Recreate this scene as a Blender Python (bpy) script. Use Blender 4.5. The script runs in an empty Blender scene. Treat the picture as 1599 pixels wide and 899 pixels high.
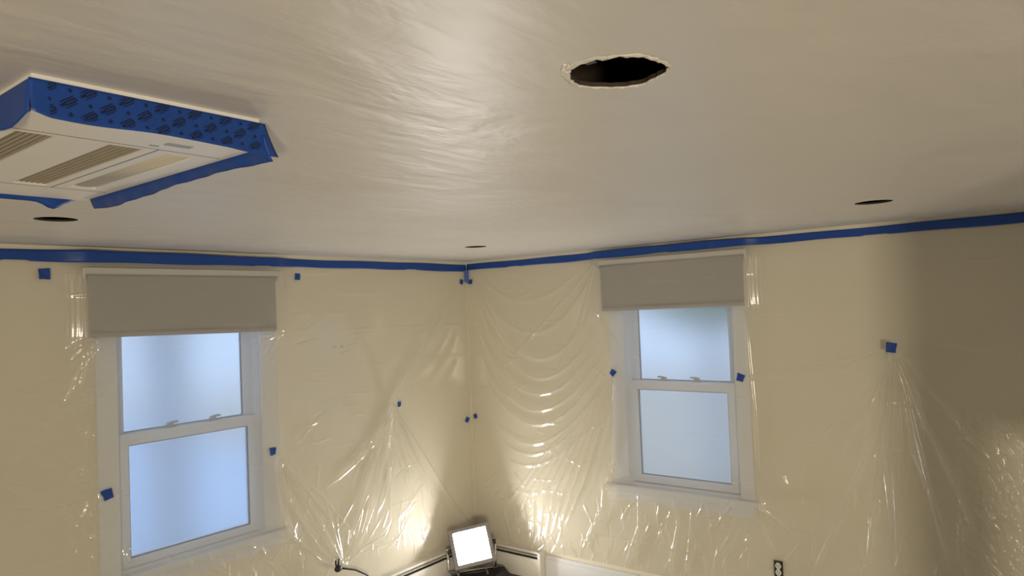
import bpy, bmesh, math, random
import numpy as np
from mathutils import Vector, Matrix

sc = bpy.context.scene
col = sc.collection
rnd = random.Random(7)
R = math.radians

# ------------------------------------------------------------------ camera
F_PX, ROLL, PITCH, YAW = 1124.66, -0.03999, 0.02937, 0.66430
XW, YW = 4.082, 3.633          # planes of the right and the left wall
CZ, HC = 1.90, 2.27            # camera height, ceiling height
fw = Vector((math.cos(PITCH)*math.cos(YAW), math.cos(PITCH)*math.sin(YAW), math.sin(PITCH)))
r0 = Vector((math.sin(YAW), -math.cos(YAW), 0)); u0 = r0.cross(fw)
rt = math.cos(ROLL)*r0 + math.sin(ROLL)*u0
up = -math.sin(ROLL)*r0 + math.cos(ROLL)*u0
cd = bpy.data.cameras.new('camera'); cam = bpy.data.objects.new('camera', cd); col.objects.link(cam)
cam.matrix_world = Matrix(((rt.x, up.x, -fw.x, 0), (rt.y, up.y, -fw.y, 0), (rt.z, up.z, -fw.z, CZ), (0, 0, 0, 1)))
cd.sensor_fit = 'HORIZONTAL'; cd.sensor_width = 36; cd.lens = 36*F_PX/1599; cd.clip_start = .02
sc.camera = cam

# ------------------------------------------------------------------ sky, light, exposure
w = bpy.data.worlds.new('overcast_sky'); sc.world = w; w.use_nodes = True
bg = w.node_tree.nodes['Background']; bg.inputs[0].default_value = (.60, .82, 1.18, 1); bg.inputs[1].default_value = 1.28
sc.view_settings.view_transform = 'Standard'; sc.view_settings.look = 'None'
sc.view_settings.gamma = 1; sc.view_settings.use_curve_mapping = False
sc.view_settings.exposure = 0.0
LAMP_EMIT = 126.0               # corner work light
def area(name, loc, target, size, power, colr):
    d = bpy.data.lights.new(name, 'AREA'); d.shape = 'SQUARE'; d.size = size; d.energy = power; d.color = colr
    o = bpy.data.objects.new(name, d); col.objects.link(o); o.location = loc
    o.rotation_euler = (Vector(target)-Vector(loc)).to_track_quat('-Z', 'Y').to_euler(); return o
rear = area('work_light_rear', (-2.0, -2.2, 1.0), (3.1, 2.45, .85), .36, 40, (1, .87, .66)); rear.data.spread = R(95)

# ------------------------------------------------------------------ helpers
def ray(px, py): return (px-799.5)/F_PX*rt - (py-449.5)/F_PX*up + fw
def onA(px, py, n=0): d = ray(px, py); t = (YW-n)/d.y; return d.x*t, CZ+d.z*t
def onB(px, py, n=0): d = ray(px, py); t = (XW-n)/d.x; return d.y*t, CZ+d.z*t
MA = lambda u, n, z: (u, YW-n, z)
MB = lambda u, n, z: (XW-n, u, z)
MI = lambda x, y, z: (x, y, z)

def lin(c): return tuple(c)+(1,)
def mat(name, colr, rough=.5, metal=0, bump=None, var=None, spec=.5, coat=0):
    m = bpy.data.materials.new(name); m.use_nodes = True; nt = m.node_tree; b = nt.nodes['Principled BSDF']
    b.inputs['Base Color'].default_value = lin(colr); b.inputs['Roughness'].default_value = rough
    b.inputs['Metallic'].default_value = metal; b.inputs['Specular IOR Level'].default_value = spec
    if coat: b.inputs['Coat Weight'].default_value = coat
    tc = nt.nodes.new('ShaderNodeTexCoord')
    if var:
        n = nt.nodes.new('ShaderNodeTexNoise'); n.inputs['Scale'].default_value = var[0]; n.inputs['Detail'].default_value = 4
        nt.links.new(tc.outputs['Object'], n.inputs['Vector'])
        mx = nt.nodes.new('ShaderNodeMix'); mx.data_type = 'RGBA'
        mx.inputs['A'].default_value = lin([c*(1-var[1]) for c in colr]); mx.inputs['B'].default_value = lin([min(1, c*(1+var[1])) for c in colr])
        nt.links.new(n.outputs['Fac'], mx.inputs['Factor']); nt.links.new(mx.outputs['Result'], b.inputs['Base Color'])
    if bump:
        n = nt.nodes.new('ShaderNodeTexNoise'); n.inputs['Scale'].default_value = bump[0]; n.inputs['Detail'].default_value = 5
        nt.links.new(tc.outputs['Object'], n.inputs['Vector'])
        bp = nt.nodes.new('ShaderNodeBump'); bp.inputs['Strength'].default_value = bump[1]; bp.inputs['Distance'].default_value = bump[2]
        nt.links.new(n.outputs['Fac'], bp.inputs['Height']); nt.links.new(bp.outputs['Normal'], b.inputs['Normal'])
    return m

M = {}
M['wall'] = mat('cream_wall_paint', (.86, .805, .66), .6, bump=(60, .05, .001), var=(1.3, .03))
M['rearwall'] = mat('rear_wall_paint', (.82, .77, .66), .7, var=(2, .04))
M['floor'] = mat('canvas_drop_cloth', (.62, .57, .48), .8, bump=(25, .5, .01), var=(3, .08))
M['trim'] = mat('white_trim_paint', (.82, .84, .88), .32, bump=(80, .08, .001), var=(4, .02))
M['vinyl'] = mat('white_vinyl', (.80, .83, .88), .28, var=(5, .015))
M['gasket'] = mat('dark_gasket', (.06, .06, .07), .6, var=(20, .1))
M['shade'] = mat('grey_blind_fabric', (.41, .395, .375), .85, bump=(400, .3, .0006), var=(3, .02))
M['alu'] = mat('satin_white_metal', (.72, .70, .66), .35, .15, var=(6, .02))
M['tape'] = mat('blue_masking_tape', (.010, .065, .34), .45, bump=(120, .3, .001), var=(9, .12))
M['print'] = mat('dark_tape_print', (.006, .013, .05), .5, var=(50, .2))
M['acplastic'] = mat('white_ac_plastic', (.90, .885, .86), .38, var=(3, .015))
M['acgrille'] = mat('beige_filter_mesh', (.42, .36, .27), .7, bump=(500, .4, .001), var=(30, .08))
M['acvane'] = mat('beige_vane_plastic', (.62, .57, .48), .5, var=(4, .03))
M['acdark'] = mat('dark_gap', (.10, .085, .07), .8, var=(10, .1))
M['grey'] = mat('grey_display_plastic', (.34, .34, .34), .3, var=(10, .03))
M['cavity'] = mat('dark_ceiling_void', (.035, .028, .022), .9, var=(5, .3))
M['joist'] = mat('old_joist_wood', (.05, .034, .024), .85, var=(7, .3))
M['steel'] = mat('dull_steel', (.38, .36, .34), .4, .9, var=(15, .1))
M['chrome'] = mat('bright_tube_steel', (.75, .74, .73), .22, 1, var=(15, .04))
M['black'] = mat('black_plastic', (.018, .018, .02), .5, var=(15, .2))
M['bag'] = mat('black_nylon', (.022, .02, .024), .75, bump=(90, .4, .003), var=(9, .25))
M['lampbody'] = mat('grey_lamp_casting', (.30, .28, .30), .4, .3, var=(12, .06))
M['heater'] = mat('white_heater_enamel', (.78, .76, .70), .4, var=(5, .03))
M['fin'] = mat('dark_heater_fins', (.05, .045, .045), .6, .3, var=(40, .3))
M['outlet'] = mat('white_receptacle', (.75, .74, .70), .4, var=(10, .03))
M['hole'] = mat('bare_anchor_hole', (.05, .035, .025), .9, var=(60, .3))
M['plaster'] = mat('torn_paint_lip', (.84, .81, .75), .7, bump=(90, .8, .004), var=(20, .06))
M['bark'] = mat('tree_bark', (.52, .54, .58), .9, bump=(12, .8, .03), var=(4, .2))
M['leaf'] = mat('green_leaf', (.10, .26, .12), .6, var=(6, .3))
M['paving'] = mat('wet_paving', (.62, .74, .92), .6, bump=(30, .3, .01), var=(.5, .12))
M['gravel'] = mat('pale_gravel', (.66, .57, .46), .9, bump=(30, .5, .02), var=(.6, .10))

# ceiling paint: glossy wet coat with roller and brush streaks
def ceiling_mat():
    m = mat('fresh_ceiling_paint', (.73, .70, .66), .34, spec=.6); nt = m.node_tree; b = nt.nodes['Principled BSDF']
    tc = nt.nodes.new('ShaderNodeTexCoord')
    def noise(scale, rot, st, det=5):
        mp = nt.nodes.new('ShaderNodeMapping'); mp.inputs['Scale'].default_value = st; mp.inputs['Rotation'].default_value = (0, 0, rot)
        n = nt.nodes.new('ShaderNodeTexNoise'); n.inputs['Scale'].default_value = scale; n.inputs['Detail'].default_value = det
        n.inputs['Distortion'].default_value = .6
        nt.links.new(tc.outputs['Object'], mp.inputs['Vector']); nt.links.new(mp.outputs['Vector'], n.inputs['Vector']); return n
    a = noise(2.6, R(35), (1, 4.5, 1), 7); c = noise(3.0, R(-40), (1, 3.2, 1), 6); e = noise(1.1, 0, (1, 1, 1), 2)
    b1 = nt.nodes.new('ShaderNodeBump'); b1.inputs['Strength'].default_value = .13; b1.inputs['Distance'].default_value = .02
    nt.links.new(a.outputs['Fac'], b1.inputs['Height'])
    b2 = nt.nodes.new('ShaderNodeBump'); b2.inputs['Strength'].default_value = .12; b2.inputs['Distance'].default_value = .02
    nt.links.new(c.outputs['Fac'], b2.inputs['Height']); nt.links.new(b1.outputs['Normal'], b2.inputs['Normal'])
    g = noise(2.3, R(20), (1, 1.6, 1), 4)
    b3 = nt.nodes.new('ShaderNodeBump'); b3.inputs['Strength'].default_value = .28; b3.inputs['Distance'].default_value = .03
    nt.links.new(g.outputs['Fac'], b3.inputs['Height']); nt.links.new(b2.outputs['Normal'], b3.inputs['Normal'])
    nt.links.new(b3.outputs['Normal'], b.inputs['Normal'])
    # hand-brushed cut-in band of greyer wet paint along the two walls
    sp = nt.nodes.new('ShaderNodeSeparateXYZ'); nt.links.new(tc.outputs['Object'], sp.inputs[0])
    def mth(op, x, y=None):
        n = nt.nodes.new('ShaderNodeMath'); n.operation = op
        for i, v in enumerate((x, y)):
            if v is None: continue
            if isinstance(v, (int, float)): n.inputs[i].default_value = v
            else: nt.links.new(v, n.inputs[i])
        return n.outputs[0]
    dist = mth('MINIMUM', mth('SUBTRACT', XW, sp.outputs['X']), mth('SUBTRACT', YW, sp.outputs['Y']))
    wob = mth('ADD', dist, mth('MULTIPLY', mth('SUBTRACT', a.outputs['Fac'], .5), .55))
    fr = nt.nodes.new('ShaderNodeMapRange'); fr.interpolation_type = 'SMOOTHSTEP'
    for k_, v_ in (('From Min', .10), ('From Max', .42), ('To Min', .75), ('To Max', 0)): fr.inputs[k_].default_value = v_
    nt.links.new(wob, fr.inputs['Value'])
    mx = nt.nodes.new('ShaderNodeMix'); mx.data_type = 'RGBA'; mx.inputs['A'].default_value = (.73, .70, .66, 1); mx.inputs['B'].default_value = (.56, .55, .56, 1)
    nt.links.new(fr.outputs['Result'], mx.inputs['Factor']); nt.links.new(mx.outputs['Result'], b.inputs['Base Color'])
    rr = nt.nodes.new('ShaderNodeMapRange'); rr.inputs['From Min'].default_value = .3; rr.inputs['From Max'].default_value = .7
    rr.inputs['To Min'].default_value = .34; rr.inputs['To Max'].default_value = .50
    nt.links.new(e.outputs['Fac'], rr.inputs['Value']); nt.links.new(rr.outputs['Result'], b.inputs['Roughness'])
    return m
M['ceiling'] = ceiling_mat()

def film_mat():
    m = bpy.data.materials.new('clear_plastic_film'); m.use_nodes = True; nt = m.node_tree; nt.nodes.clear()
    N = nt.nodes.new; L = nt.links.new
    out = N('ShaderNodeOutputMaterial')
    tr = N('ShaderNodeBsdfTransparent'); tr.inputs[0].default_value = (.97, .97, .965, 1)
    df = N('ShaderNodeBsdfDiffuse'); df.inputs[0].default_value = (.85, .84, .80, 1)
    tl = N('ShaderNodeBsdfTranslucent'); tl.inputs[0].default_value = (.85, .84, .80, 1)
    gl = N('ShaderNodeBsdfGlossy'); gl.inputs['Roughness'].default_value = .17; gl.inputs[0].default_value = (1, 1, 1, 1)
    tc = N('ShaderNodeTexCoord'); nz = N('ShaderNodeTexNoise'); nz.inputs['Scale'].default_value = 22; nz.inputs['Detail'].default_value = 5
    L(tc.outputs['Object'], nz.inputs['Vector'])
    bp = N('ShaderNodeBump'); bp.inputs['Strength'].default_value = .04; bp.inputs['Distance'].default_value = .003
    L(nz.outputs['Fac'], bp.inputs['Height'])
    for s in (gl, df): L(bp.outputs['Normal'], s.inputs['Normal'])
    h = N('ShaderNodeMixShader'); h.inputs[0].default_value = .5; L(df.outputs[0], h.inputs[1]); L(tl.outputs[0], h.inputs[2])
    m1 = N('ShaderNodeMixShader'); m1.inputs[0].default_value = .33; L(tr.outputs[0], m1.inputs[1]); L(h.outputs[0], m1.inputs[2])
    fr = N('ShaderNodeFresnel'); fr.inputs['IOR'].default_value = 1.5
    k = N('ShaderNodeMath'); k.operation = 'MULTIPLY'; k.inputs[1].default_value = 1.3; k.use_clamp = True; L(fr.outputs[0], k.inputs[0])
    mn = N('ShaderNodeMath'); mn.operation = 'MINIMUM'; mn.inputs[1].default_value = .13; L(k.outputs[0], mn.inputs[0])
    m2 = N('ShaderNodeMixShader'); L(mn.outputs[0], m2.inputs[0]); L(m1.outputs[0], m2.inputs[1]); L(gl.outputs[0], m2.inputs[2])
    L(m2.outputs[0], out.inputs[0]); return m
M['film'] = film_mat()

def pane_mat():
    m = bpy.data.materials.new('hazy_window_glass'); m.use_nodes = True; nt = m.node_tree; nt.nodes.clear()
    N = nt.nodes.new; L = nt.links.new
    out = N('ShaderNodeOutputMaterial'); rf = N('ShaderNodeBsdfRefraction'); rf.inputs['Roughness'].default_value = .38; rf.inputs['IOR'].default_value = 1.22
    rf.inputs[0].default_value = (.98, .99, 1, 1)
    gl = N('ShaderNodeBsdfGlossy'); gl.inputs['Roughness'].default_value = .08
    mx = N('ShaderNodeMixShader'); mx.inputs[0].default_value = .05; L(rf.outputs[0], mx.inputs[1]); L(gl.outputs[0], mx.inputs[2])
    nz = N('ShaderNodeTexNoise'); nz.inputs['Scale'].default_value = 3
    mr = N('ShaderNodeMapRange'); mr.inputs['To Min'].default_value = .34; mr.inputs['To Max'].default_value = .42
    L(nz.outputs['Fac'], mr.inputs['Value']); L(mr.outputs['Result'], rf.inputs['Roughness'])
    L(mx.outputs[0], out.inputs[0]); return m
M['pane'] = pane_mat()

def lamp_mat():
    m = bpy.data.materials.new('lit_led_lens'); m.use_nodes = True; nt = m.node_tree; nt.nodes.clear()
    o = nt.nodes.new('ShaderNodeOutputMaterial'); e = nt.nodes.new('ShaderNodeEmission')
    e.inputs[0].default_value = (1, .98, .94, 1); e.inputs[1].default_value = LAMP_EMIT
    nt.links.new(e.outputs[0], o.inputs[0]); return m
M['lit'] = lamp_mat()

def tag(o, label=None, cat=None, group=None, kind=None):
    if label: o['label'] = label
    if cat: o['category'] = cat
    if group: o['group'] = group
    if kind: o['kind'] = kind
    return o
def empty(name, loc):
    o = bpy.data.objects.new(name, None); col.objects.link(o); o.location = loc; o.empty_display_size = .05; return o
def build(name, bm, m, parent=None, smooth=False, bevel=0):
    if bevel: bmesh.ops.bevel(bm, geom=bm.edges[:], offset=bevel, segments=2, profile=.6, affect='EDGES', clamp_overlap=True)
    bmesh.ops.recalc_face_normals(bm, faces=bm.faces[:])
    me = bpy.data.meshes.new(name); 
    if smooth:
        for f in bm.faces: f.smooth = True
    bm.to_mesh(me); bm.free(); me.materials.append(M[m])
    o = bpy.data.objects.new(name, me); col.objects.link(o)
    if parent is not None:
        o.parent = parent; o.matrix_parent_inverse = Matrix.Translation(-parent.location) if parent.type == 'EMPTY' else Matrix()
    return o
def box(bm, T, u0, u1, n0, n1, z0, z1):
    vs = [bm.verts.new(T(u, n, z)) for u in (u0, u1) for n in (n0, n1) for z in (z0, z1)]
    for q in ((0, 1, 3, 2), (4, 6, 7, 5), (0, 4, 5, 1), (2, 3, 7, 6), (0, 2, 6, 4), (1, 5, 7, 3)): bm.faces.new([vs[i] for i in q])
    return vs
def boxes(T, *bs):
    bm = bmesh.new()
    for b in bs: box(bm, T, *b)
    return bm
def tube(bm, pts, rad, seg=10, closed_ends=True):
    pts = [Vector(p) for p in pts]; rings = []
    for i, p in enumerate(pts):
        d = (pts[min(i+1, len(pts)-1)]-pts[max(i-1, 0)]).normalized()
        a = Vector((0, 0, 1)) if abs(d.z) < .9 else Vector((1, 0, 0))
        e1 = d.cross(a).normalized(); e2 = d.cross(e1)
        rr = rad[i] if isinstance(rad, (list, tuple)) else rad
        rings.append([bm.verts.new(p+rr*(math.cos(2*math.pi*k/seg)*e1+math.sin(2*math.pi*k/seg)*e2)) for k in range(seg)])
    for A, B in zip(rings, rings[1:]):
        for k in range(seg): bm.faces.new((A[k], A[(k+1) % seg], B[(k+1) % seg], B[k]))
    if closed_ends: bm.faces.new(rings[0]); bm.faces.new(rings[-1])
def grid_sheet(bm, P, thick):
    """P: rows x cols of points -> a thin solid sheet, thick along its own normals"""
    nr, nc = len(P), len(P[0]); P = [[Vector(p) for p in r] for r in P]
    def nrm(i, j):
        a = P[min(i+1, nr-1)][j]-P[max(i-1, 0)][j]; b = P[i][min(j+1, nc-1)]-P[i][max(j-1, 0)]
        return a.cross(b).normalized()
    top = [[bm.verts.new(P[i][j]) for j in range(nc)] for i in range(nr)]
    bot = [[bm.verts.new(P[i][j]+nrm(i, j)*thick) for j in range(nc)] for i in range(nr)]
    for i in range(nr-1):
        for j in range(nc-1):
            bm.faces.new((top[i][j], top[i][j+1], top[i+1][j+1], top[i+1][j])); bm.faces.new((bot[i][j], bot[i+1][j], bot[i+1][j+1], bot[i][j+1]))
    for j in range(nc-1):
        bm.faces.new((top[0][j], bot[0][j], bot[0][j+1], top[0][j+1])); bm.faces.new((top[-1][j], top[-1][j+1], bot[-1][j+1], bot[-1][j]))
    for i in range(nr-1):
        bm.faces.new((top[i][0], top[i+1][0], bot[i+1][0], bot[i][0])); bm.faces.new((top[i][-1], bot[i][-1], bot[i+1][-1], top[i+1][-1]))

# ------------------------------------------------------------------ room shell
XL, YB = -2.4, -3.0            # far side and rear of the room behind the camera
WA = dict(u0=1.535, u1=2.31, z0=.715, z1=2.06)     # window openings
WB = dict(u0=1.570, u1=2.30, z0=.760, z1=2.06)
TH = .16
def wall_with_opening(name, T, ua, ub, W):
    bm = boxes(T, (ua, W['u0'], -TH, 0, 0, HC+.3), (W['u1'], ub, -TH, 0, 0, HC+.3), (W['u0'], W['u1'], -TH, 0, 0, W['z0']), (W['u0'], W['u1'], -TH, 0, W['z1'], HC+.3))
    return tag(build(name, bm, 'wall'), kind='structure')
wall_l = wall_with_opening('wall_left', MA, XL, XW+TH, WA)
wall_r = wall_with_opening('wall_right', MB, YB, YW, WB)
tag(build('wall_back', boxes(MI, (XL, XW, YB-.12, YB, 0, HC+.3)), 'rearwall'), kind='structure')
tag(build('wall_side', boxes(MI, (XL-.12, XL, YB, YW, 0, HC+.3)), 'rearwall'), kind='structure')
# unseen partition added to shade the right wall; low opening leaves a bright patch
PX0, PX1, PX2 = 1.51, 1.83, 3.0
tag(build('added_shadow_wall', boxes(MI, (PX0, PX1, -.62, -.5, 0, HC), (PX2, XW, -.62, -.5, 0, HC), (PX1, PX2, -.62, -.5, 1.16, HC)), 'rearwall'), kind='structure')
tag(build('floor', boxes(MI, (XL-.12, XW+TH, YB-.12, YW+TH, -.1, 0)), 'floor'), kind='structure')

# ceiling with its cut downlight holes
HOLES = [(1.008, .558, .076, 1), (.977, 2.733, .066, 0), (3.154, 2.725, .064, 0), (3.162, .622, .070, 0)]
bm = bmesh.new()
def loop(pts):
    vs = [bm.verts.new(p) for p in pts]
    for a, b in zip(vs, vs[1:]+vs[:1]): bm.edges.new((a, b))
    return vs
loop([(XL, YB, HC), (XW, YB, HC), (XW, YW, HC), (XL, YW, HC)])
outl = []
for (cx, cy, r, jag) in HOLES:
    rr = random.Random(int(cx*1000)); pts = []
    n = 56
    for k in range(n):
        a = 2*math.pi*k/n; q = r*(1+rr.uniform(-.012, .012))
        if jag:
            q = r*(1+rr.uniform(-.03, .025)+.03*math.sin(5*a+1)+(.06*rr.random() if 1.9 < a < 3.4 else 0))
        pts.append((cx+q*math.cos(a), cy+q*math.sin(a), HC))
    loop(pts); outl.append(pts)
bmesh.ops.triangle_fill(bm, use_beauty=True, use_dissolve=False, edges=bm.edges[:])
bmesh.ops.dissolve_limit(bm, angle_limit=.001, verts=[], edges=[])
ceil = tag(build('ceiling', bm, 'ceiling'), kind='structure')
if ceil.data.polygons and ceil.data.polygons[0].normal.z > 0: ceil.data.flip_normals()
for (cx, cy, r, jag), pts in zip(HOLES, outl):
    bm = bmesh.new()                                     # cut edge of the board, going up
    lo = [bm.verts.new(p) for p in pts]; hi = [bm.verts.new((p[0], p[1], HC+.007)) for p in pts]
    n = len(pts)
    for k in range(n): bm.faces.new((lo[k], lo[(k+1) % n], hi[(k+1) % n], hi[k]))
    build('hole_edge', bm, 'joist', ceil)
    bm = bmesh.new(); rr = random.Random(5); ring = []   # lifted paint lip around the cut
    for k in range(n):
        p = Vector(pts[k]); c = Vector((cx, cy, HC)); d = (p-c).normalized(); a = 2*math.pi*k/n
        wd = (.003+.006*rr.random()+(.012*max(0, math.cos(a-2.6))**4)) if jag else .004+.002*rr.random()
        ht = (.002+.003*rr.random()) if jag else .0015
        ring.append([bm.verts.new(p+Vector((0, 0, -.0005))), bm.verts.new(p+d*wd*.35+Vector((0, 0, -ht))), bm.verts.new(p+d*wd+Vector((0, 0, -.0002)))])
    for k in range(n):
        for j in range(2): bm.faces.new((ring[k][j], ring[k][j+1], ring[(k+1) % n][j+1], ring[(k+1) % n][j]))
    build('paint_lip', bm, 'plaster', ceil, smooth=True)
bm = bmesh.new()                                         # crumbs of torn paint left of the near hole
for k in range(16):
    a = 2.55+rnd.uniform(-.22, .22); q = .073+rnd.uniform(.006, .028); p = Vector((1.005+q*math.cos(a), .556+q*math.sin(a), HC-.001))
    s = rnd.uniform(.0015, .0035); vs = bmesh.ops.create_icosphere(bm, subdivisions=1, radius=s)['verts']
    for v in vs: v.co = Vector((v.co.x*rnd.uniform(.8, 1.8), v.co.y*rnd.uniform(.8, 1.8), v.co.z*.8))+p
build('paint_crumbs', bm, 'plaster', ceil)['kind'] = 'stuff'
# void above: joists and underside of the deck
tag(build('ceiling_void', boxes(MI, (XL, XW, YB, YW, HC+.26, HC+.3)), 'cavity'), kind='structure')
for i in range(8):
    y = -.2+i*.52
    o = build('ceiling_joist', boxes(MI, (XL, XW, y, y+.04, HC+.02, HC+.26)), 'joist'); tag(o, kind='structure')
strap = build('hanger_strap', boxes(MI, (.955, .957, .575, .593, HC+.012, HC+.075), (.957, .975, .575, .593, HC+.012, HC+.014)), 'fin')
tag(strap, 'bent steel hanger strap inside the near ceiling hole', 'bracket')

# ------------------------------------------------------------------ windows
def window(n, T, W, lo, sill):
    u0, u1, z0, z1 = W['u0'], W['u1'], W['z0'], W['z1']
    root = tag(empty('window_%d' % n, T((u0+u1)/2, 0, sill[2])), kind='structure')
    cw = .09
    for a, b in ((sill[3], u0+.004), (u1-.004, sill[4])):
        build('casing', boxes(T, (a, b, .0, .020, sill[2]+.001, z1+.08)), 'trim', root, bevel=.003)
    build('casing', boxes(T, (u0+.0045, u1-.0045, 0, .020, z1, z1+.08)), 'trim', root, bevel=.003)
    build('sill', boxes(T, (sill[0], sill[1], -.06, .05, sill[2]-.028, sill[2])), 'trim', root, bevel=.005)
    build('apron', boxes(T, (sill[0]+.03, sill[1]-.03, 0, .016, sill[2]-.10, sill[2]-.029)), 'trim', root, bevel=.003)
    # jamb frame with two tracks
    build('jamb', boxes(T, (u0, u0+.012, -.15, -.001, z0, z1), (u0+.012, u0+.022, -.030, -.018, z0, z1), (u0+.012, u0+.022, -.072, -.062, z0, z1)), 'vinyl', root)
    build('jamb', boxes(T, (u1-.012, u1, -.15, -.001, z0, z1), (u1-.022, u1-.012, -.030, -.018, z0, z1), (u1-.022, u1-.012, -.072, -.062, z0, z1)), 'vinyl', root)
    build('jamb', boxes(T, (u0+.012, u1-.012, -.15, -.001, z1-.015, z1)), 'vinyl', root)
    build('frame_sill', boxes(T, (u0+.012, u1-.012, -.15, -.061, z0, z0+.035), (u0+.012, u1-.012, -.06, -.002, z0, z0+.012)), 'vinyl', root)
    def sash(name, a, b, c, d, n0, n1, st, bt, tp):
        s = build(name, boxes(T, (a, a+st, n0, n1, c, d), (b-st, b, n0, n1, c, d), (a+st, b-st, n0, n1, c, c+bt), (a+st, b-st, n0, n1, d-tp, d)), 'vinyl', root, bevel=.002)
        nm = (n0+n1)/2
        build('pane', boxes(T, (a+st-.004, b-st+.004, nm-.003, nm+.003, c+bt-.004, d-tp+.004)), 'pane', s)
        g = .004
        build('gasket', boxes(T, (a+st, a+st+g, nm, n1-.006, c+bt, d-tp), (b-st-g, b-st, nm, n1-.006, c+bt, d-tp), (a+st+g, b-st-g, nm, n1-.006, c+bt, c+bt+g), (a+st+g, b-st-g, nm, n1-.006, d-tp-g, d-tp)), 'gasket', s)
        return s
    zm = lo[3]
    us = sash('upper_sash', u0+.023, u1-.023, zm-.04, z1-.016, -.10, -.070, .042, .042, .045)
    ls = sash('lower_sash', lo[0], lo[1], lo[2], zm, -.060, -.022, lo[4], lo[5], .055)
    wd = u1-u0
    for f in (.36, .66):
        uu = u0+wd*f
        bm = boxes(T, (uu-.028, uu+.028, -.055, -.028, zm-.001, zm+.012)); box(bm, T, uu-.012, uu+.018, -.052, -.032, zm+.012, zm+.026); box(bm, T, uu+.006, uu+.044, -.048, -.036, zm+.020, zm+.030)
        build('sash_latch', bm, 'grey', ls, bevel=.002)
    return root
window(1, MA, WA, (1.557, 2.288, .728, 1.368, .045, .042), (1.405, 2.44, .712, 1.445, 2.405))
window(2, MB, WB, (1.592, 2.278, .775, 1.415, .048, .048), (1.470, 2.440, .757, 1.493, 2.395))

# ------------------------------------------------------------------ roller blinds
def blind(T, a, b, ztop, zb0, zb1, label):
    root = tag(empty('roller_blind', T((a+b)/2, 0, ztop)), label, 'blind', 'roller blinds over the windows')
    build('fascia', boxes(T, (a-.012, b+.012, .022, .070, ztop, ztop+.026), (a-.012, b+.012, .064, .070, ztop-.004, ztop)), 'alu', root, bevel=.002)
    for e in (a-.024, b+.012):
        br = build('end_bracket', boxes(T, (e, e+.012, .021, .070, ztop-.028, ztop+.024)), 'alu', root, bevel=.002)
    bm = bmesh.new(); tube(bm, [T(a+.002, .045, ztop-.018), T(b-.002, .045, ztop-.018)], .017, 16); build('roller_tube', bm, 'shade', root, smooth=True)
    bm = bmesh.new()
    P = []
    for i in range(9):
        f = i/8; row = []
        for j in range(25):
            g = j/24; u = a+(b-a)*g; z = (ztop-.006)*(1-f)+(zb0*(1-g)+zb1*g+.022)*f
            row.append(T(u, .058+.002*math.sin(3*g*math.pi)*f, z))
        P.append(row)
    grid_sheet(bm, P, .0012); build('blind_fabric', bm, 'shade', root, smooth=True)
    bm = bmesh.new(); vs = box(bm, T, a, b, .053, .063, 0, .022)
    for v in vs:
        pass
    for i, u in enumerate((a, a, a, a, b, b, b, b)):
        z = (zb0 if u == a else zb1); vs[i].co.z += z
    build('hem_bar', bm, 'shade', root, bevel=.002)
    return root
blind(MA, 1.404, 2.386, 2.143, 1.845, 1.828, 'grey roller blind half lowered over the window left of the corner')
blind(MB, 1.484, 2.417, 2.163, 1.869, 1.861, 'grey roller blind half lowered over the window right of the corner')

# ------------------------------------------------------------------ baseboard heaters
def heater(T, a, b, cap, label):
    root = tag(empty('baseboard_heater', T((a+b)/2, 0, 0)), label, 'heater', 'baseboard heaters meeting in the corner')
    build('back_panel', boxes(T, (a, b, .001, .006, .02, .212)), 'heater', root)
    build('top_cover', boxes(T, (a, b, .006, .050, .204, .209), (a, b, .046, .050, .196, .204)), 'heater', root)
    build('damper', boxes(T, (a+.002, b-.002, .040, .060, .181, .184)), 'heater', root)
    build('fin_element', boxes(T, (a+.002, b-.002, .008, .052, .10, .165)), 'fin', root)
    build('front_panel', boxes(T, (a, b, .064, .068, .03, .166), (a, b, .058, .064, .162, .166)), 'heater', root)
    for c in cap: build('end_cap', boxes(T, (c-.012, c+.012, .0015, .074, .0, .214)), 'heater', root, bevel=.003)
    return root
heater(MA, 2.25, 3.98, (2.25,), 'white baseboard heater along the foot of the left wall')
heater(MB, 3.0, 3.50, (3.0,), 'short white baseboard heater with end cap at the foot of the right wall')

tag(build('baseboard_right', boxes(MB, (-.49, 2.985, 0, .016, 0, .19), (-.49, 2.985, .016, .020, 0, .165)), 'trim'), kind='structure')
tag(build('baseboard_left', boxes(MA, (XL, 2.235, 0, .016, 0, .19), (XL, 2.235, .016, .020, 0, .165)), 'trim'), kind='structure')

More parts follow.
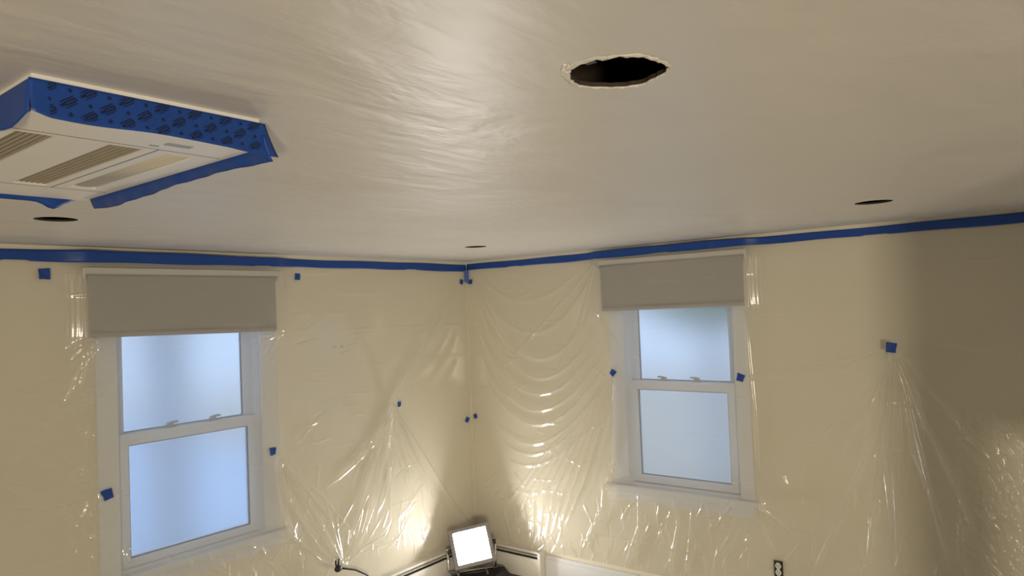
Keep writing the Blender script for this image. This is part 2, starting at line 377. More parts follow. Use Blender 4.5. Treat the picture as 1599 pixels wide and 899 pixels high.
# ------------------------------------------------------------------ plastic sheets
def seg_ridge(H, U0, Z0, st, pts, amp, w0, w1, taper=True):
    pts = [np.array(p) for p in pts]
    L = [np.linalg.norm(b-a) for a, b in zip(pts, pts[1:])]; tot = sum(L)+1e-9; acc = 0
    best = {}
    nz, nu = H.shape
    allp = np.array(pts); m = max(w0, w1)*3
    i0 = max(0, int((allp[:, 0].min()-m-U0)/st)); i1 = min(nu, int((allp[:, 0].max()+m-U0)/st)+2)
    j0 = max(0, int((allp[:, 1].min()-m-Z0)/st)); j1 = min(nz, int((allp[:, 1].max()+m-Z0)/st)+2)
    if i1 <= i0 or j1 <= j0: return
    u = U0+st*np.arange(i0, i1)[None, :]; z = Z0+st*np.arange(j0, j1)[:, None]
    D = np.full((j1-j0, i1-i0), 9.); Tm = np.zeros_like(D); S = np.zeros_like(D)
    for (a, b, l) in zip(pts, pts[1:], L):
        d = (b-a)/max(l, 1e-9); t = np.clip((u-a[0])*d[0]+(z-a[1])*d[1], 0, l)
        ex, ez = u-a[0]-t*d[0], z-a[1]-t*d[1]; q = np.hypot(ex, ez); k = q < D
        D = np.where(k, q, D); Tm = np.where(k, (acc+t)/tot, Tm); S = np.where(k, d[0]*ez-d[1]*ex, S); acc += l
    wd = w0+(w1-w0)*Tm
    prof = np.exp(-(D/wd)**2)
    env = np.minimum(1, np.minimum(Tm, 1-Tm)*6+.0) if taper else np.minimum(1, (1-Tm)*4)
    H[j0:j1, i0:i1] += amp*prof*env*np.sqrt(wd/max(w0, w1))

def smooth_noise(shape, st, scale, seed):
    g = np.random.default_rng(seed); nz, nu = int(shape[0]*st/scale)+3, int(shape[1]*st/scale)+3
    c = g.standard_normal((nz, nu)); y = np.arange(shape[0])*st/scale; x = np.arange(shape[1])*st/scale
    yi, xi = y.astype(int), x.astype(int); fy, fx = (y-yi), (x-xi)
    fy = (fy*fy*(3-2*fy))[:, None]; fx = (fx*fx*(3-2*fx))[None, :]
    return (c[yi][:, xi]*(1-fy)+c[yi+1][:, xi]*fy)*(1-fx)+(c[yi][:, xi+1]*(1-fy)+c[yi+1][:, xi+1]*fy)*fx

def membrane(U0, U1, Z0, Z1, obstacles, pins, decay):
    st = .02; nu = int(round((U1-U0)/st))+1; nz = int(round((Z1-Z0)/st))+1
    ob = np.full((nz, nu), .005); u = U0+st*np.arange(nu); z = Z0+st*np.arange(nz)
    for (a, b, c, d, h) in obstacles:
        k = np.ix_((z >= c-.012) & (z <= d+.012), (u >= a-.012) & (u <= b+.012)); ob[k] = np.maximum(ob[k], h)
    H = ob.copy(); lamk = 1/(1+(st/decay)**2/4)
    for it in range(420):
        P = np.pad(H, 1, mode='edge'); avg = (P[:-2, 1:-1]+P[2:, 1:-1]+P[1:-1, :-2]+P[1:-1, 2:])/4
        H = np.maximum(ob, .006+(avg-.006)*lamk); H[-1, :] = np.maximum(.004, ob[-1, :]); H[:, -1] = .012
        for (a, b, h) in pins:
            i, j = int(round((a-U0)/st)), int(round((b-Z0)/st))
            if 0 <= i < nu and 0 <= j < nz: H[j, i] = h
    return H, st
def upsample(H, cs, nu, nz, st):
    y = np.minimum(np.arange(nz)*st/cs, H.shape[0]-1.001); x = np.minimum(np.arange(nu)*st/cs, H.shape[1]-1.001)
    yi, xi = y.astype(int), x.astype(int); fy = (y-yi)[:, None]; fx = (x-xi)[None, :]
    fy = fy*fy*(3-2*fy)*.5+fy*.5; fx = fx*fx*(3-2*fx)*.5+fx*.5
    return (H[yi][:, xi]*(1-fy)+H[yi+1][:, xi]*fy)*(1-fx)+(H[yi][:, xi+1]*(1-fy)+H[yi+1][:, xi+1]*fy)*fx

SHEET = {}
def sheet(key, T, on, U0, U1, Z0, Z1, obstacles, pins, creases, regions, label, st=.0045):
    Hc, cs = membrane(U0, U1, Z0, Z1, obstacles, pins, .15)
    nu = int((U1-U0)/st)+1; nz = int((Z1-Z0)/st)+1
    H = upsample(Hc, cs, nu, nz, st)
    z = Z0+st*np.arange(nz)[:, None]; u = U0+st*np.arange(nu)[None, :]
    D = np.zeros_like(H)
    low = np.clip((1.75-z)/1.2, .12, 1)                        # the sheet hangs freer lower down
    D += low*(.005*smooth_noise(H.shape, st, .38, 3)+.0018*smooth_noise(H.shape, st, .15, 4))
    for (pts, amp, w0, w1, tp) in creases:
        seg_ridge(D, U0, Z0, st, [on(*p) for p in pts], amp*1.15, max(.0055, w0), max(.0065, w1*.72), tp)
    g = random.Random(len(label))
    for (x0, x1, y0, y1, cnt, ang, spr, l0, l1, amp, wd) in regions:
        for _ in range(cnt):
            px, py = g.uniform(x0, x1), g.uniform(y0, y1); a = R(ang+g.gauss(0, spr)); l = g.uniform(l0, l1); bnd = g.uniform(-.25, .25)*l
            q = [(px, py), (px+l*.5*math.cos(a)-bnd*.3*math.sin(a), py+l*.5*math.sin(a)+bnd*.3*math.cos(a)), (px+l*math.cos(a), py+l*math.sin(a))]
            seg_ridge(D, U0, Z0, st, [on(*p) for p in q], amp*g.uniform(.4, 1.2)*g.choice((1, 1, -.6)), wd*g.uniform(.7, 1.3), wd*g.uniform(.7, 1.3))
    # factory fold lines of the sheet, broken up
    for k, zz in enumerate(np.arange(Z1-.20, Z0, -.235)):
        nline = smooth_noise((4, nu), st, .12, 40+k)[0]
        D += .0032*np.exp(-((z-zz-.004*smooth_noise((4, nu), st, .5, 70+k)[0][None, :])/.007)**2)*np.clip(nline, 0, 1.5)[None, :]
    D *= np.clip((Z1-z)/.06, 0, 1)*np.clip((U1-u)/.05, 0, 1)
    obf = upsample(np.where(Hc > .018, 1., 0.), cs, nu, nz, st)
    N = np.maximum(H+D, np.where(obf > .5, H*.97+np.maximum(D, 0)*.5, .003))
    UU, ZZ = np.meshgrid(U0+st*np.arange(nu), Z0+st*np.arange(nz))
    co = np.empty((nz, nu, 3), np.float32)
    if key == 'A': co[..., 0] = UU; co[..., 1] = YW-N
    else: co[..., 0] = XW-N; co[..., 1] = UU
    co[..., 2] = ZZ
    me = bpy.data.meshes.new('plastic_sheet'); nv = nu*nz; nf = (nu-1)*(nz-1)
    me.vertices.add(nv); me.vertices.foreach_set('co', co.ravel())
    i = (np.arange(nz-1)[:, None]*nu+np.arange(nu-1)[None, :]).ravel()
    fc = np.stack([i, i+1, i+1+nu, i+nu], 1).astype(np.int32)
    if key == 'B': fc = fc[:, ::-1]
    me.loops.add(nf*4); me.loops.foreach_set('vertex_index', np.ascontiguousarray(fc).ravel())
    me.polygons.add(nf); me.polygons.foreach_set('loop_start', np.arange(0, nf*4, 4, dtype=np.int32)); me.polygons.foreach_set('loop_total', np.full(nf, 4, np.int32))
    me.polygons.foreach_set('use_smooth', np.ones(nf, bool)); me.update(calc_edges=True)
    me.materials.append(M['film']); o = bpy.data.objects.new('plastic_sheet', me); col.objects.link(o)
    tag(o, label, 'plastic sheet', 'clear plastic sheets hung on the walls')
    SHEET[key] = (U0, Z0, st, N); return o
def film_n(key, u, z):
    U0, Z0, st, N = SHEET[key]; i = int(round((u-U0)/st)); j = int(round((z-Z0)/st))
    return float(N[min(max(j, 0), N.shape[0]-1), min(max(i, 0), N.shape[1]-1)])
def film_max(key, u, z, r):
    U0, Z0, st, N = SHEET[key]; i = int(round((u-U0)/st)); j = int(round((z-Z0)/st)); k = int(r/st)+1
    return float(N[max(0, j-k):j+k+1, max(0, i-k):i+k+1].max())

# tape squares: (wall, px, py, size m, tilt deg, n of what it sticks to)
SQ = [('A', 66, 428, .050, 2, .006, 'blue tape square high on the left wall, left of its blind'),
      ('A', 461, 432, .036, -3, .006, 'blue tape square high on the left wall, just right of its blind'),
      ('A', 612, 630, .030, 5, .006, 'blue tape square pinching a fan of sheet folds on the left wall'),
      ('A', 422, 704, .040, 2, .024, 'blue tape square on the right casing of the left window'),
      ('A', 164, 771, .048, 14, .024, 'blue tape square on the left casing of the left window'),
      ('A', 719, 440, .034, -12, .006, 'small blue tape square under the corner tape, on the left wall'),
      ('A', 728, 655, .036, -32, .006, 'diamond-turned blue tape square halfway up the corner, on the left wall'),
      ('B', 736, 440, .034, 6, .006, 'small blue tape square under the corner tape, on the right wall'),
      ('B', 744, 649, .034, -20, .006, 'blue tape square halfway up the corner, on the right wall'),
      ('B', 960, 581, .038, 38, .024, 'tilted blue tape square on the left casing of the right window'),
      ('B', 1159, 589, .042, 18, .024, 'blue tape square on the right casing of the right window'),
      ('B', 1397, 541, .052, 8, .006, 'blue tape square gathering the sheet right of the right window')]
pinsA = [onA(s[1], s[2])+(s[5],) for s in SQ if s[0] == 'A']; pinsB = [onB(s[1], s[2])+(s[5],) for s in SQ if s[0] == 'B']

def fan(cx, cy, a0, a1, n, l0, l1, amp, w0, w1, seed):
    g = random.Random(seed); out = []
    for i in range(n):
        a = R(a0+(a1-a0)*(i+g.uniform(.1, .9))/n); l = g.uniform(l0, l1); b = g.uniform(-.06, .06)*l
        out.append(([(cx+4*math.cos(a), cy+4*math.sin(a)), (cx+l*.5*math.cos(a)-b*math.sin(a), cy+l*.5*math.sin(a)+b*math.cos(a)), (cx+l*math.cos(a), cy+l*math.sin(a))], amp*g.uniform(.5, 1.2), w0, w1*g.uniform(.6, 1.3), False))
    return out
cA = [([(612, 634), (585, 690), (555, 722), (528, 745), (505, 762)], .016, .004, .016, False),
      ([(612, 634), (592, 700), (567, 780), (548, 830), (538, 880)], .020, .004, .016, False),
      ([(612, 634), (606, 700), (578, 800), (545, 882)], .014, .004, .012, False),
      ([(612, 634), (598, 690), (580, 770)], .010, .004, .012, False),
      ([(612, 636), (612, 700), (605, 790)], .009, .004, .010, False),
      ([(613, 636), (626, 700), (642, 760)], .010, .004, .012, False),
      ([(614, 636), (655, 730), (678, 790)], .012, .004, .013, False),
      ([(614, 636), (690, 762), (738, 830)], .016, .004, .016, False),
      ([(610, 626), (650, 560), (685, 490)], .010, .004, .010, False),
      ([(611, 626), (665, 535), (715, 440)], .007, .004, .012, False),
      ([(430, 715), (470, 775), (515, 850), (533, 882)], .016, .005, .012, False),
      ([(430, 718), (450, 790), (495, 855), (531, 883)], .013, .005, .012, False),
      ([(428, 722), (434, 780), (450, 840), (500, 876), (530, 886)], .030, .006, .020, False),
      ([(455, 432), (560, 420), (690, 418)], .006, .006, .010, True),
      ([(150, 530), (120, 580), (95, 640)], .006, .005, .012, True), ([(136, 526), (128, 570), (120, 610)], .006, .005, .010, True),
      ([(0, 640), (70, 660), (150, 620)], .008, .012, .018, True), ([(0, 748), (60, 760), (155, 745)], .010, .012, .016, True), ([(0, 790), (70, 793), (150, 770)], .010, .012, .016, True)]
cA += fan(612, 632, 62, 128, 16, 70, 210, .007, .003, .009, 1)+fan(428, 716, 40, 84, 9, 60, 190, .008, .003, .010, 2)+fan(536, 884, 200, 330, 16, 30, 120, .006, .003, .008, 3)
cA += fan(428, 520, 95, 150, 8, 20, 60, .006, .003, .007, 6)+fan(137, 527, 50, 160, 10, 20, 70, .006, .003, .007, 7)
rA = [(0, 150, 560, 899, 45, 5, 25, 25, 90, .004, .008), (110, 155, 660, 870, 45, 60, 45, 8, 22, .006, .006),
      (430, 700, 700, 890, 55, 105, 16, 20, 75, .005, .007), (430, 560, 640, 720, 14, -15, 20, 20, 60, .005, .008),
      (570, 690, 770, 850, 30, 100, 22, 15, 40, .005, .006), (180, 430, 845, 899, 60, 60, 25, 12, 40, .006, .007), (430, 560, 480, 640, 14, -12, 8, 20, 60, .0035, .007)]
obA = [(1.39, 2.43, 1.83, 2.17, .074), (1.40, 2.445, .68, .715, .056), (1.445, 2.405, .70, 1.83, .023)]
sheet('A', MA, onA, .55, XW-.012, .216, 2.243, obA, pinsA, cA, rA, 'clear plastic sheet covering the left wall and its window', .0045)

def swag(x0, y0, x1, y1, xb, yb, amp, w):
    pts = []
    for i in range(13):
        t = i/12; px = (1-t)**2*x0+2*t*(1-t)*(2*xb-(x0+x1)/2)+t*t*x1; py = (1-t)**2*y0+2*t*(1-t)*(2*yb-(y0+y1)/2)+t*t*y1; pts.append((px, py))
    return (pts, amp, w, w, True)
cB = [swag(745, 420, 915, 415, 820, 470, .006, .018), swag(748, 440, 930, 430, 835, 520, .008, .018), swag(750, 450, 936, 470, 840, 560, .011, .017), swag(752, 480, 940, 500, 842, 590, .011, .015),
      swag(752, 520, 945, 520, 845, 615, .012, .014), swag(755, 560, 950, 540, 848, 640, .013, .013), swag(760, 590, 952, 560, 850, 662, .013, .013), swag(765, 640, 955, 580, 850, 690, .013, .012),
      swag(770, 668, 955, 600, 852, 705, .010, .012), swag(775, 700, 950, 640, 850, 722, .009, .012), swag(790, 750, 930, 700, 850, 765, .008, .012)]
for i in range(9):
    f = i/8; cB.append(([(958-3*i, 588+4*i), (940-12*i, 670+6*i), (915-16*i, 755+5*i), (880-9*i, 830+5*i)], .017-.001*i, .006, .016, False))
cB += [([(962, 590), (960, 690), (945, 790), (905, 870)], .022, .006, .018, False), ([(963, 600), (958, 740), (965, 752)], .010, .005, .008, True),
       ([(935, 412), (880, 470), (800, 560)], .007, .006, .014, False), ([(938, 418), (900, 520), (860, 600)], .007, .006, .014, False),
       ([(1003, 765), (1000, 820), (975, 893)], .018, .006, .014, True), ([(1057, 770), (1062, 815), (1050, 870), (1048, 899)], .016, .006, .012, True), ([(1085, 790), (1078, 850), (1072, 899)], .012, .006, .011, True),
       ([(1185, 790), (1200, 840), (1214, 868)], .014, .004, .008, True), ([(1188, 788), (1215, 810), (1235, 830)], .008, .005, .010, True), ([(1270, 825), (1240, 860), (1222, 880)], .008, .005, .009, True),
       ([(1166, 478), (1172, 560), (1180, 640), (1186, 740)], .008, .008, .012, True),
       ([(1391, 552), (1345, 620), (1280, 690)], .012, .004, .012, False), ([(1394, 552), (1365, 680), (1320, 790), (1268, 899)], .018, .004, .014, False), ([(1396, 552), (1375, 720), (1352, 899)], .018, .004, .013, False),
       ([(1397, 552), (1395, 720), (1405, 899)], .016, .004, .014, False), ([(1398, 552), (1402, 740), (1412, 899)], .010, .004, .010, False), ([(1400, 552), (1440, 650), (1500, 770), (1545, 899)], .018, .004, .014, False),
       ([(1400, 552), (1430, 680), (1470, 830), (1490, 899)], .013, .004, .013, False), ([(1402, 550), (1500, 660), (1560, 740)], .010, .005, .022, False),
       ([(1388, 545), (1320, 572), (1250, 582), (1165, 590)], .009, .006, .014, True), ([(1388, 541), (1290, 570), (1200, 560)], .006, .006, .014, True), ([(1405, 540), (1480, 535), (1560, 550)], .006, .006, .014, True)]
cB += fan(1397, 545, 62, 122, 16, 80, 330, .008, .003, .011, 11)+fan(943, 486, 60, 120, 6, 20, 80, .006, .003, .007, 12)
rB = [(870, 1180, 770, 899, 110, 105, 18, 18, 60, .006, .007), (1490, 1599, 640, 899, 190, 62, 16, 14, 60, .007, .006), (1200, 1500, 700, 899, 40, 95, 14, 20, 80, .006, .007),
      (770, 900, 720, 860, 60, 110, 28, 14, 45, .006, .007), (770, 930, 420, 720, 40, 10, 25, 15, 45, .004, .008)]
obB = [(1.458, 2.455, 1.86, 2.19, .074), (1.465, 2.445, .725, .76, .056), (1.493, 2.395, .75, 1.87, .023)]
sheet('B', MB, onB, -.48, YW-.012, .216, 2.243, obB, pinsB, cB, rB, 'clear plastic sheet swagged over the right wall and its window', .0045)

# ------------------------------------------------------------------ tape on the walls
def tape_square(k, px, py, s, tilt, n, label):
    on, T = (onA, MA) if k == 'A' else (onB, MB)
    u, z = on(px, py); nn = film_max(k, u, z, s*.5)+.0012; c, d = math.cos(R(tilt)), math.sin(R(tilt)); bm = bmesh.new(); P = []
    g = random.Random(px)
    cut = [g.uniform(.85, 1.1) for _ in range(4)]
    for i in range(5):
        row = []
        for j in range(5):
            a, b = (j/4-.5)*s, (i/4-.5)*s*1.05
            q = cut[(i > 2)*2+(j > 2)]; a *= q; b *= q
            row.append(T(u+a*c-b*d, nn+.0015*math.sin(j*1.3+i), z+a*d+b*c))
        P.append(row)
    grid_sheet(bm, P, .0007)
    return tag(build('tape_square', bm, 'tape', smooth=False), label, 'tape', 'blue tape squares holding the plastic')
for s in SQ: tape_square(*s)

def tape_run(k, u0, u1, zt, zb, label, seed):
    T = MA if k == 'A' else MB
    g = np.random.default_rng(seed); n = int(abs(u1-u0)/.02); bm = bmesh.new(); rows = []
    ph = g.uniform(0, 6, 6)
    for i in range(7):
        f = i/6; row = []
        for j in range(n+1):
            u = u0+(u1-u0)*j/n
            a = zt+.0022*math.sin(u*3.1+ph[0])+.0012*math.sin(u*11+ph[1]); b = zb+.0025*math.sin(u*2.3+ph[2])+.0016*math.sin(u*13+ph[3])+(.004 if math.sin(u*5.3+ph[4]) > .96 else 0)
            nn = max(.010, film_n(k, u, b)+.002)+.0016*math.sin(u*21+ph[5]+f*2)*math.sin(f*math.pi)
            row.append(T(u, nn, a*(1-f)+b*f))
        rows.append(row)
    grid_sheet(bm, rows, .0008)
    return tag(build('tape_strip', bm, 'tape', smooth=True), label, 'tape', 'long blue tape runs under the ceiling')
tape_run('A', .55, XW-.016, 2.248, 2.197, 'long blue tape run along the top of the left wall', 1)
tape_run('B', -.47, YW-.02, 2.252, 2.206, 'long blue tape run along the top of the right wall', 2)
bm = bmesh.new(); g = []
for i in range(7):
    f = i/6; z = 2.205-.095*f; row = []
    for j in range(7):
        t = (j/6-.5)*2; wd = .024*(1-.08*f)
        u = XW-.030+abs(t)*0; row.append((XW-.026+.012*t, YW-.026-.012*t, z-(.012*t if i == 6 else 0)))
    g.append(row)
grid_sheet(bm, g, .0008)
tag(build('tape_strip', bm, 'tape'), 'short upright blue tape strip hanging down in the room corner', 'tape')

# ------------------------------------------------------------------ ceiling air conditioner
AX0, AX1, AY0, AY1, AZ = .392, .762, 1.176, 1.95, HC-.055
ac = tag(empty('ceiling_air_conditioner', ((AX0+AX1)/2, (AY0+AY1)/2, AZ)), 'white ceiling cassette air conditioner bordered with blue tape', 'air conditioner')
def ab(name, m, *bs, bevel=0, parent=ac): return build(name, boxes(MI, *bs), m, parent, bevel=bevel)
G1 = (.415, .473, 1.315, 1.785); G2 = (.556, .619, 1.315, 1.785); LV = (.660, .716, 1.325, 1.772)
# panel: cells around the three openings
xs = [AX0, G1[0], G1[1], G2[0], G2[1], LV[0], LV[1], AX1]; ys = [AY0, 1.315, 1.785, AY1]
pb = [(AX0, AX1, AY0, 1.315, AZ, AZ+.012), (AX0, AX1, 1.785, AY1, AZ, AZ+.012)]
for a, b in ((AX0, G1[0]), (G1[1], G2[0]), (G2[1], LV[0]), (LV[1], AX1)): pb.append((a, b, 1.315, 1.785, AZ, AZ+.012))
pb += [(LV[0], LV[1], 1.315, 1.325, AZ, AZ+.012), (LV[0], LV[1], 1.772, 1.785, AZ, AZ+.012)]
ab('panel', 'acplastic', *pb)
ab('panel_side', 'acplastic', (AX0, AX1, AY0, AY0+.004, AZ+.012, HC), (AX0, AX1, AY1-.004, AY1, AZ+.012, HC), (AX0, AX0+.004, AY0+.004, AY1-.004, AZ+.012, HC), (AX1-.004, AX1, AY0+.004, AY1-.004, AZ+.012, HC))
for gx0, gx1, gy0, gy1 in (G1, G2):
    gr = ab('intake_grille', 'acdark', (gx0, gx1, gy0, gy1, AZ+.016, AZ+.02))
    nsl = 6
    for k in range(nsl):
        x = gx0+(gx1-gx0)*(k+.5)/nsl; wd = (gx1-gx0)/nsl*.30
        build('grille_slat', boxes(MI, (x-wd, x+wd, gy0, gy1, AZ+.003, AZ+.013)), 'acgrille', gr)
    for k in range(1, 4):
        y = gy0+(gy1-gy0)*k/4; build('grille_rib', boxes(MI, (gx0, gx1, y-.002, y+.002, AZ+.006, AZ+.015)), 'acgrille', gr)
bm = bmesh.new(); P = []
for i in range(9):
    f = i/8; P.append([(LV[0]+.002+(LV[1]-LV[0]-.004)*f, y, AZ+.004-.003*math.sin(math.pi*f)) for y in (LV[2]+.012, LV[3]-.012)])
grid_sheet(bm, P, .003); build('louver_vane', bm, 'acvane', ac, smooth=True)
ab('outlet_recess', 'acdark', (LV[0], LV[1], LV[2], LV[3], AZ+.018, AZ+.021))
ab('seam', 'acdark', (.634, .6358, 1.30, 1.80, AZ-.0004, AZ+.001)); ab('seam', 'acdark', (AX0+.01, AX1-.01, 1.297, 1.2985, AZ-.0004, AZ+.001)); ab('seam', 'acdark', (AX0+.01, AX1-.01, 1.80, 1.8015, AZ-.0004, AZ+.001))
ab('display_window', 'grey', (.622, .668, 1.238, 1.256, AZ-.0012, AZ), bevel=.0004); ab('status_light', 'grey', (.606, .622, 1.27, 1.277, AZ-.001, AZ), bevel=.0003)

def strip_mesh(rows, th=.0009):
    bm = bmesh.new(); grid_sheet(bm, rows, th); return bm
g = random.Random(3)
# front tape: on the side facing the room's near end, running past the corner with a loose tip
yF = AY0-.0025; rows = []
for i in range(9):
    f = i/8; row = []
    for j in range(61):
        t = j/60; x = AX0-.0045+(.772-AX0+.0045)*t
        zt = HC-.0075; zb = HC-.064-.002*math.sin(9*t)-.004*max(0, t-.8)*5+.006*max(0, .06-t)*16
        y = yF-.010*f*f-.0012*math.sin(17*t+f)*f
        if t > .94: x += (t-.94)*.35*f; 
        row.append((x, y, zt+(zb-zt)*f))
    rows.append(row)
tf = tag(build('masking_tape', strip_mesh(rows), 'tape', smooth=True), 'wide printed blue tape across the front edge of the air conditioner', 'tape', 'blue tape around the air conditioner')
# printed marks on it: slanted bars, boxed blocks and small squares
bm = bmesh.new(); zc0, zc1 = HC-.012, HC-.060
def mark(x, z, pts):
    f = (HC-.0075-z)/.0565
    if not 0.03 < f < .95: return
    vs = []
    for (a, b) in pts:
        ang = R(33); xx = x+a*math.cos(ang)-b*math.sin(ang); zz = z+a*math.sin(ang)+b*math.cos(ang)
        ff = (HC-.0075-zz)/.0565
        if ff < .01 or ff > .97 or xx > .765 or xx < .41: return
        vs.append(bm.verts.new((xx, yF-.010*ff*ff-.0030, zz)))
    bm.faces.new(vs)
def quad(x, z, a0, a1, b0, b1):
    n = 5
    for k in range(n):
        p, q = .74*(a0+(a1-a0)*k/n), .74*(a0+(a1-a0)*(k+1)/n); mark(x, z, [(p, b0), (q, b0), (q, b1), (p, b1)])
for c in range(-1, 9):
    for rI in range(3):
        x = .410+c*.050+rI*-.022+.011*(rI % 2); z = HC-.012-rI*.0165-.0
        x = .412+c*.056-rI*.029; z = HC-.0155-.0190*rI
        quad(x, z, -.016, .014, .0046, .0062); quad(x, z, -.009, .015, -.0036, -.0012); quad(x, z, -.009, .015, .0010, .0030); quad(x, z, .0125, .015, -.0012, .0010); quad(x, z, -.020, -.009, -.0022, .0018); quad(x, z, -.015, .012, -.0066, -.0054)
        quad(x+.029, z-.001, -.0027, .0027, -.0027, .0027)
pm = build('printed_marks', bm, 'print', tf)
# tape along the side away from the camera, hanging below the panel
rows = []
for i in range(7):
    f = i/6; row = []
    for j in range(45):
        t = j/44; y = AY0-.012+(1.93-AY0+.012)*t
        zt = HC-.03; zb = HC-.078+.006*math.sin(5*t)+.012*max(0, t-.85)*4-.0
        row.append((AX1+.003+.014*f*f+(.003*math.sin(23*t)+.0018*math.sin(61*t+2))*f, y, zt+(zb-zt)*f))
    rows.append(row)
tag(build('masking_tape', strip_mesh(rows), 'tape', smooth=True), 'crinkled blue tape hanging from the long right edge of the air conditioner', 'tape', 'blue tape around the air conditioner')
rows = []
for i in range(6):
    f = i/5; row = []
    for j in range(31):
        t = j/30; x = AX0-.01+(.745-AX0+.01)*t
        zt = HC-.030; zb = HC-.064-.016*math.exp(-((t-.86)/.06)**2)+.012*max(0, t-.92)*10
        row.append((x, AY1+.003+.010*f*f, zt+(zb-zt)*f))
    rows.append(row)
tag(build('masking_tape', strip_mesh(rows), 'tape', smooth=True), 'loose blue tape drooping from the far edge of the air conditioner', 'tape', 'blue tape around the air conditioner')
rows = []
for i in range(9):
    f = i/8; row = []
    for j in range(41):
        t = j/40; y = AY0-.0035+(AY1-AY0)*t
        zt = HC-.008; zb = HC-.068-.004*math.sin(19*t)+.012*max(0, .08-t)*12
        fl = min(1, .12+5*t); row.append((AX0-.003-.016*f*f*fl-.005*math.sin(31*t+3*f)*f*(1 if t < .5 else .4)*fl, y, zt+(zb-zt)*f))
    rows.append(row)
tag(build('masking_tape', strip_mesh(rows), 'tape', smooth=True), 'bunched wrinkled blue tape on the near left edge of the air conditioner', 'tape', 'blue tape around the air conditioner')

# ------------------------------------------------------------------ corner work light
Lp = Vector((3.795, 3.42, .255)); nh = Vector((-.685, -.73, 0)).normalized(); tilt = R(24)
nrm = nh*math.cos(tilt)+Vector((0, 0, 1))*math.sin(tilt)
ex = Vector((0, 0, 1)).cross(nrm).normalized(); ey = nrm.cross(ex)
rl = R(8); ex, ey = ex*math.cos(rl)+ey*math.sin(rl), -ex*math.sin(rl)+ey*math.cos(rl)
TL = lambda a, b, c: tuple(Lp+ex*a+ey*b+nrm*c)
wl = tag(empty('work_light', (Lp.x, Lp.y, 0)), 'lit square floodlight on a dark base with bright tube feet in the room corner', 'work light')
def lb(name, m, *bs, bevel=0, parent=wl): return build(name, boxes(TL, *bs), m, parent, bevel=bevel)
hw, hh = .145, .132
hs = lb('housing', 'lampbody', (-hw, hw, -hh, hh, -.065, -.012), bevel=.012)
lb('bezel', 'lampbody', (-hw, -hw+.028, -hh, hh, -.013, .022), (hw-.028, hw, -hh, hh, -.013, .022), (-hw+.028, hw-.028, -hh, -hh+.025, -.013, .022), (-hw+.028, hw-.028, hh-.025, hh, -.013, .022), bevel=.003)
bm = bmesh.new(); pts = []
rw, rh, rc = hw-.028, hh-.025, .020
for cx_, cy_, a0 in ((rw-rc, rh-rc, 0), (-rw+rc, rh-rc, 90), (-rw+rc, -rh+rc, 180), (rw-rc, -rh+rc, 270)):
    for k in range(6): a = R(a0+18*k); pts.append((cx_+rc*math.cos(a), cy_+rc*math.sin(a)))
bm.faces.new([bm.verts.new(TL(a, b, -.005)) for a, b in pts]); lens = build('lens', bm, 'lit', wl)
for k in range(9): lb('cooling_fin', 'lampbody', (-.11+k*.0275-.002, -.11+k*.0275+.002, -.11, .11, -.095, -.066))
for s in (-1, 1):
    bm = bmesh.new(); tube(bm, [TL(s*(hw+.001), 0, -.035), TL(s*(hw+.03), 0, -.035)], .016, 12); build('tilt_knob', bm, 'black', wl, smooth=False)
bm = bmesh.new(); c0 = Vector(TL(0, 0, -.035)); dn = Vector((0, 0, -1))
eh = Vector((ex.x, ex.y, 0)).normalized()
tube(bm, [c0+eh*-.168, c0+eh*-.168+dn*.150, c0+eh*-.150+dn*.166, c0+eh*.150+dn*.166, c0+eh*.168+dn*.150, c0+eh*.168], .010, 10); build('yoke', bm, 'chrome', wl, smooth=True)
# dark weighted base the yoke stands on
bm = bmesh.new(); bc = Vector((Lp.x, Lp.y, 0))+nh*.035
prof = [(-.20, .004), (-.17, .040), (-.14, .056), (.12, .060), (.19, .086), (.225, .084), (.265, .030), (.27, .004)]
fr_, bk_ = [], []
for a, h in prof:
    k = 1-.5*max(0, abs(a)-.10)/.17
    fr_.append((bm.verts.new(bc+eh*a+nh*.11*k+Vector((0, 0, 0.0005))), bm.verts.new(bc+eh*a+nh*.085*k+Vector((0, 0, h)))))
    bk_.append((bm.verts.new(bc+eh*a-nh*.09*k+Vector((0, 0, 0.0005))), bm.verts.new(bc+eh*a-nh*.07*k+Vector((0, 0, h)))))
for q in range(len(prof)-1):
    bm.faces.new((fr_[q][0], fr_[q+1][0], fr_[q+1][1], fr_[q][1])); bm.faces.new((bk_[q][0], bk_[q][1], bk_[q+1][1], bk_[q+1][0]))
    bm.faces.new((fr_[q][1], fr_[q+1][1], bk_[q+1][1], bk_[q][1])); bm.faces.new((fr_[q][0], bk_[q][0], bk_[q+1][0], fr_[q+1][0]))
for q in (0, -1): bm.faces.new((fr_[q][0], fr_[q][1], bk_[q][1], bk_[q][0]))
build('base', bm, 'bag', wl, bevel=.006)
for s_ in (-1, 1):
    bm = bmesh.new(); p0 = Vector((c0.x, c0.y, c0.z-.166))+eh*s_*.10
    tube(bm, [p0, p0+nh*.05+Vector((0, 0, -.015)), p0+nh*.13+Vector((0, 0, -p0.z+.009))], .009, 10); build('front_foot', bm, 'chrome', wl, smooth=True)

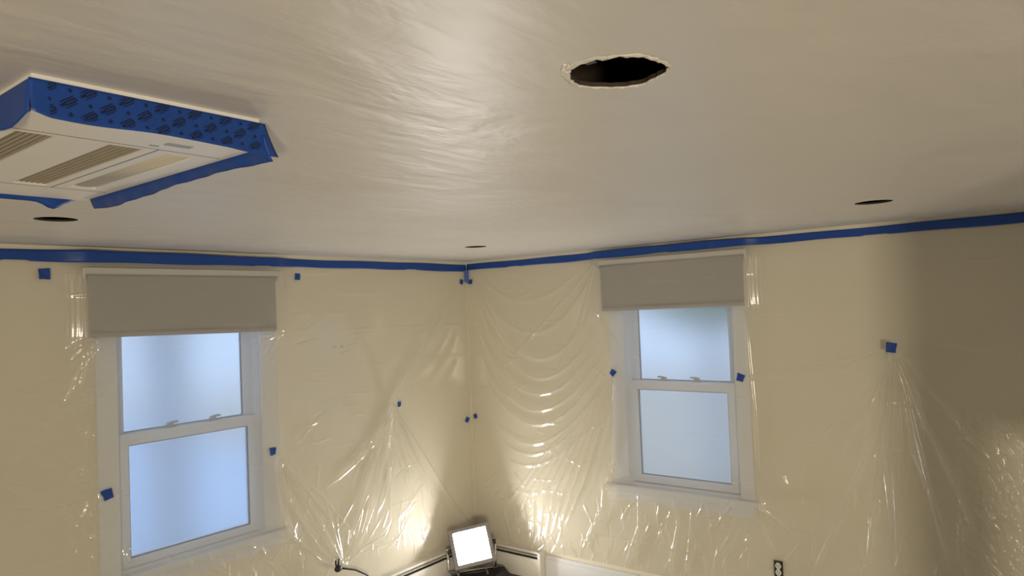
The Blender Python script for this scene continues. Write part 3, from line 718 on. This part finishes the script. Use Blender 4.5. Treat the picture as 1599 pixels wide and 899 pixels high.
# ------------------------------------------------------------------ outlet, clamp, anchor holes
u, z = onB(1218, 886); o = tag(empty('wall_outlet', MB(u, 0, z)), 'uncovered duplex outlet in a black box low on the right wall', 'outlet')
nB = film_max('B', u, z, .05)
build('outlet_box', boxes(MB, (u-.024, u+.024, nB+.001, nB+.010, z-.044, z+.044)), 'black', o, bevel=.003)
bm = bmesh.new()
for s in (-1, 1):
    c = z+s*.018; vs = [bm.verts.new(MB(u+.0165*math.cos(2*math.pi*k/20), nB+.0135, c+.0155*math.sin(2*math.pi*k/20))) for k in range(20)]
    lo = [bm.verts.new(MB(u+.0165*math.cos(2*math.pi*k/20), nB+.010, c+.0155*math.sin(2*math.pi*k/20))) for k in range(20)]
    bm.faces.new(vs)
    for k in range(20): bm.faces.new((vs[k], vs[(k+1) % 20], lo[(k+1) % 20], lo[k]))
box(bm, MB, u-.008, u+.008, nB+.010, nB+.0125, z-.036, z+.036)
rc_ = build('receptacle', bm, 'outlet', o)
build('slot', boxes(MB, *[(u+d-.0012, u+d+.0012, nB+.0136, nB+.0142, z+s*.018-.002, z+s*.018+.007) for s in (-1, 1) for d in (-.006, .006)], *[(u-.002, u+.002, nB+.0136, nB+.0142, z+s*.018-.010, z+s*.018-.006) for s in (-1, 1)]), 'black', rc_)

u, z = onA(535, 886, .09); n0 = film_max('A', u, z, .05)+.012
cl = tag(empty('spring_clamp', MA(u, n0, z-.03)), 'black spring clamp gripping the gathered sheet above the left heater', 'clamp')
bm = bmesh.new(); bmesh.ops.create_icosphere(bm, subdivisions=3, radius=1)
for v in bm.verts: v.co = Vector(MA(u+v.co.x*.026, n0+.012+v.co.y*.016, z-.014+v.co.z*.020))
build('jaw', bm, 'black', cl, smooth=True)
for s in (-1, 1):
    bm = bmesh.new(); tube(bm, [MA(u-.006+s*.004, n0+.012, z-.005), MA(u-.008+s*.010, n0+.014, z+.022), MA(u-.008+s*.012, n0+.016, z+.044)], [.006, .006, .004], 8); build('handle', bm, 'black', cl, smooth=True)
bm = bmesh.new(); tube(bm, [MA(u+.015, n0+.01, z-.016), MA(u+.06, n0+.012, z-.032), MA(u+.13, n0+.014, z-.06), MA(u+.22, n0+.016, z-.12), MA(u+.30, n0+.03, .02)], .006, 8); build('cord', bm, 'black', cl, smooth=True)
for px, py, r_ in ((522, 541, .005), (533, 541, .0055), (607, 533, .004), (537, 627, .004), (610, 613, .003), (525, 628, .002), (547, 626, .002)):
    u, z = onA(px, py); bm = bmesh.new(); tube(bm, [MA(u, -.01, z), MA(u, .0008, z)], r_, 10); build('anchor_hole', bm, 'hole', wall_l)

# ------------------------------------------------------------------ outdoors
tag(build('paved_yard', boxes(MI, (-14, 8.5, YW+TH, 24, -.75, -.7)), 'paving'), kind='structure')
tag(build('gravel_yard', boxes(MI, (XW+TH, 26, -14, YW+TH, -.75, -.7), (8.5, 26, YW+TH, 24, -.75, -.7)), 'gravel'), kind='structure')
def tree(loc, h, r, label, cr, cz, n, seed):
    g = random.Random(seed); root = tag(empty('tree', loc), label, 'tree', 'trees outside the windows'); x, y, z = loc
    bm = bmesh.new(); tube(bm, [(x, y, z), (x+.02, y, z+.5), (x, y+.03, z+h*.5), (x+.05, y, z+h)], [r*1.3, r*1.05, r, r*.6], 14); build('trunk', bm, 'bark', root, smooth=True)
    bm = bmesh.new()
    for _ in range(n):
        d = Vector((g.gauss(0, 1), g.gauss(0, 1), g.gauss(0, .8))).normalized()*g.random()**.4; p = Vector((x, y, z+cz))+Vector((d.x*cr, d.y*cr, d.z*cr*.7))
        a = Vector((g.gauss(0, 1), g.gauss(0, 1), g.gauss(0, .5))).normalized(); b = a.cross(Vector((g.gauss(0, 1), g.gauss(0, 1), g.gauss(0, 1)))).normalized(); s = g.uniform(.07, .15)
        bm.faces.new([bm.verts.new(p-a*s), bm.verts.new(p+b*s*.5), bm.verts.new(p+a*s), bm.verts.new(p-b*s*.5)])
    me = bm; fo = build('foliage', me, 'leaf', root); fo['kind'] = 'stuff'
tree((3.55, 7.2, -.7), 5.2, .20, 'tree with a broad trunk seen hazily through the left window', 1.5, 3.7, 1500, 1)
tree((9.0, 3.75, -.7), 5.0, .12, 'leafy tree seen hazily at the top of the right window', 1.35, 3.15, 1500, 2)
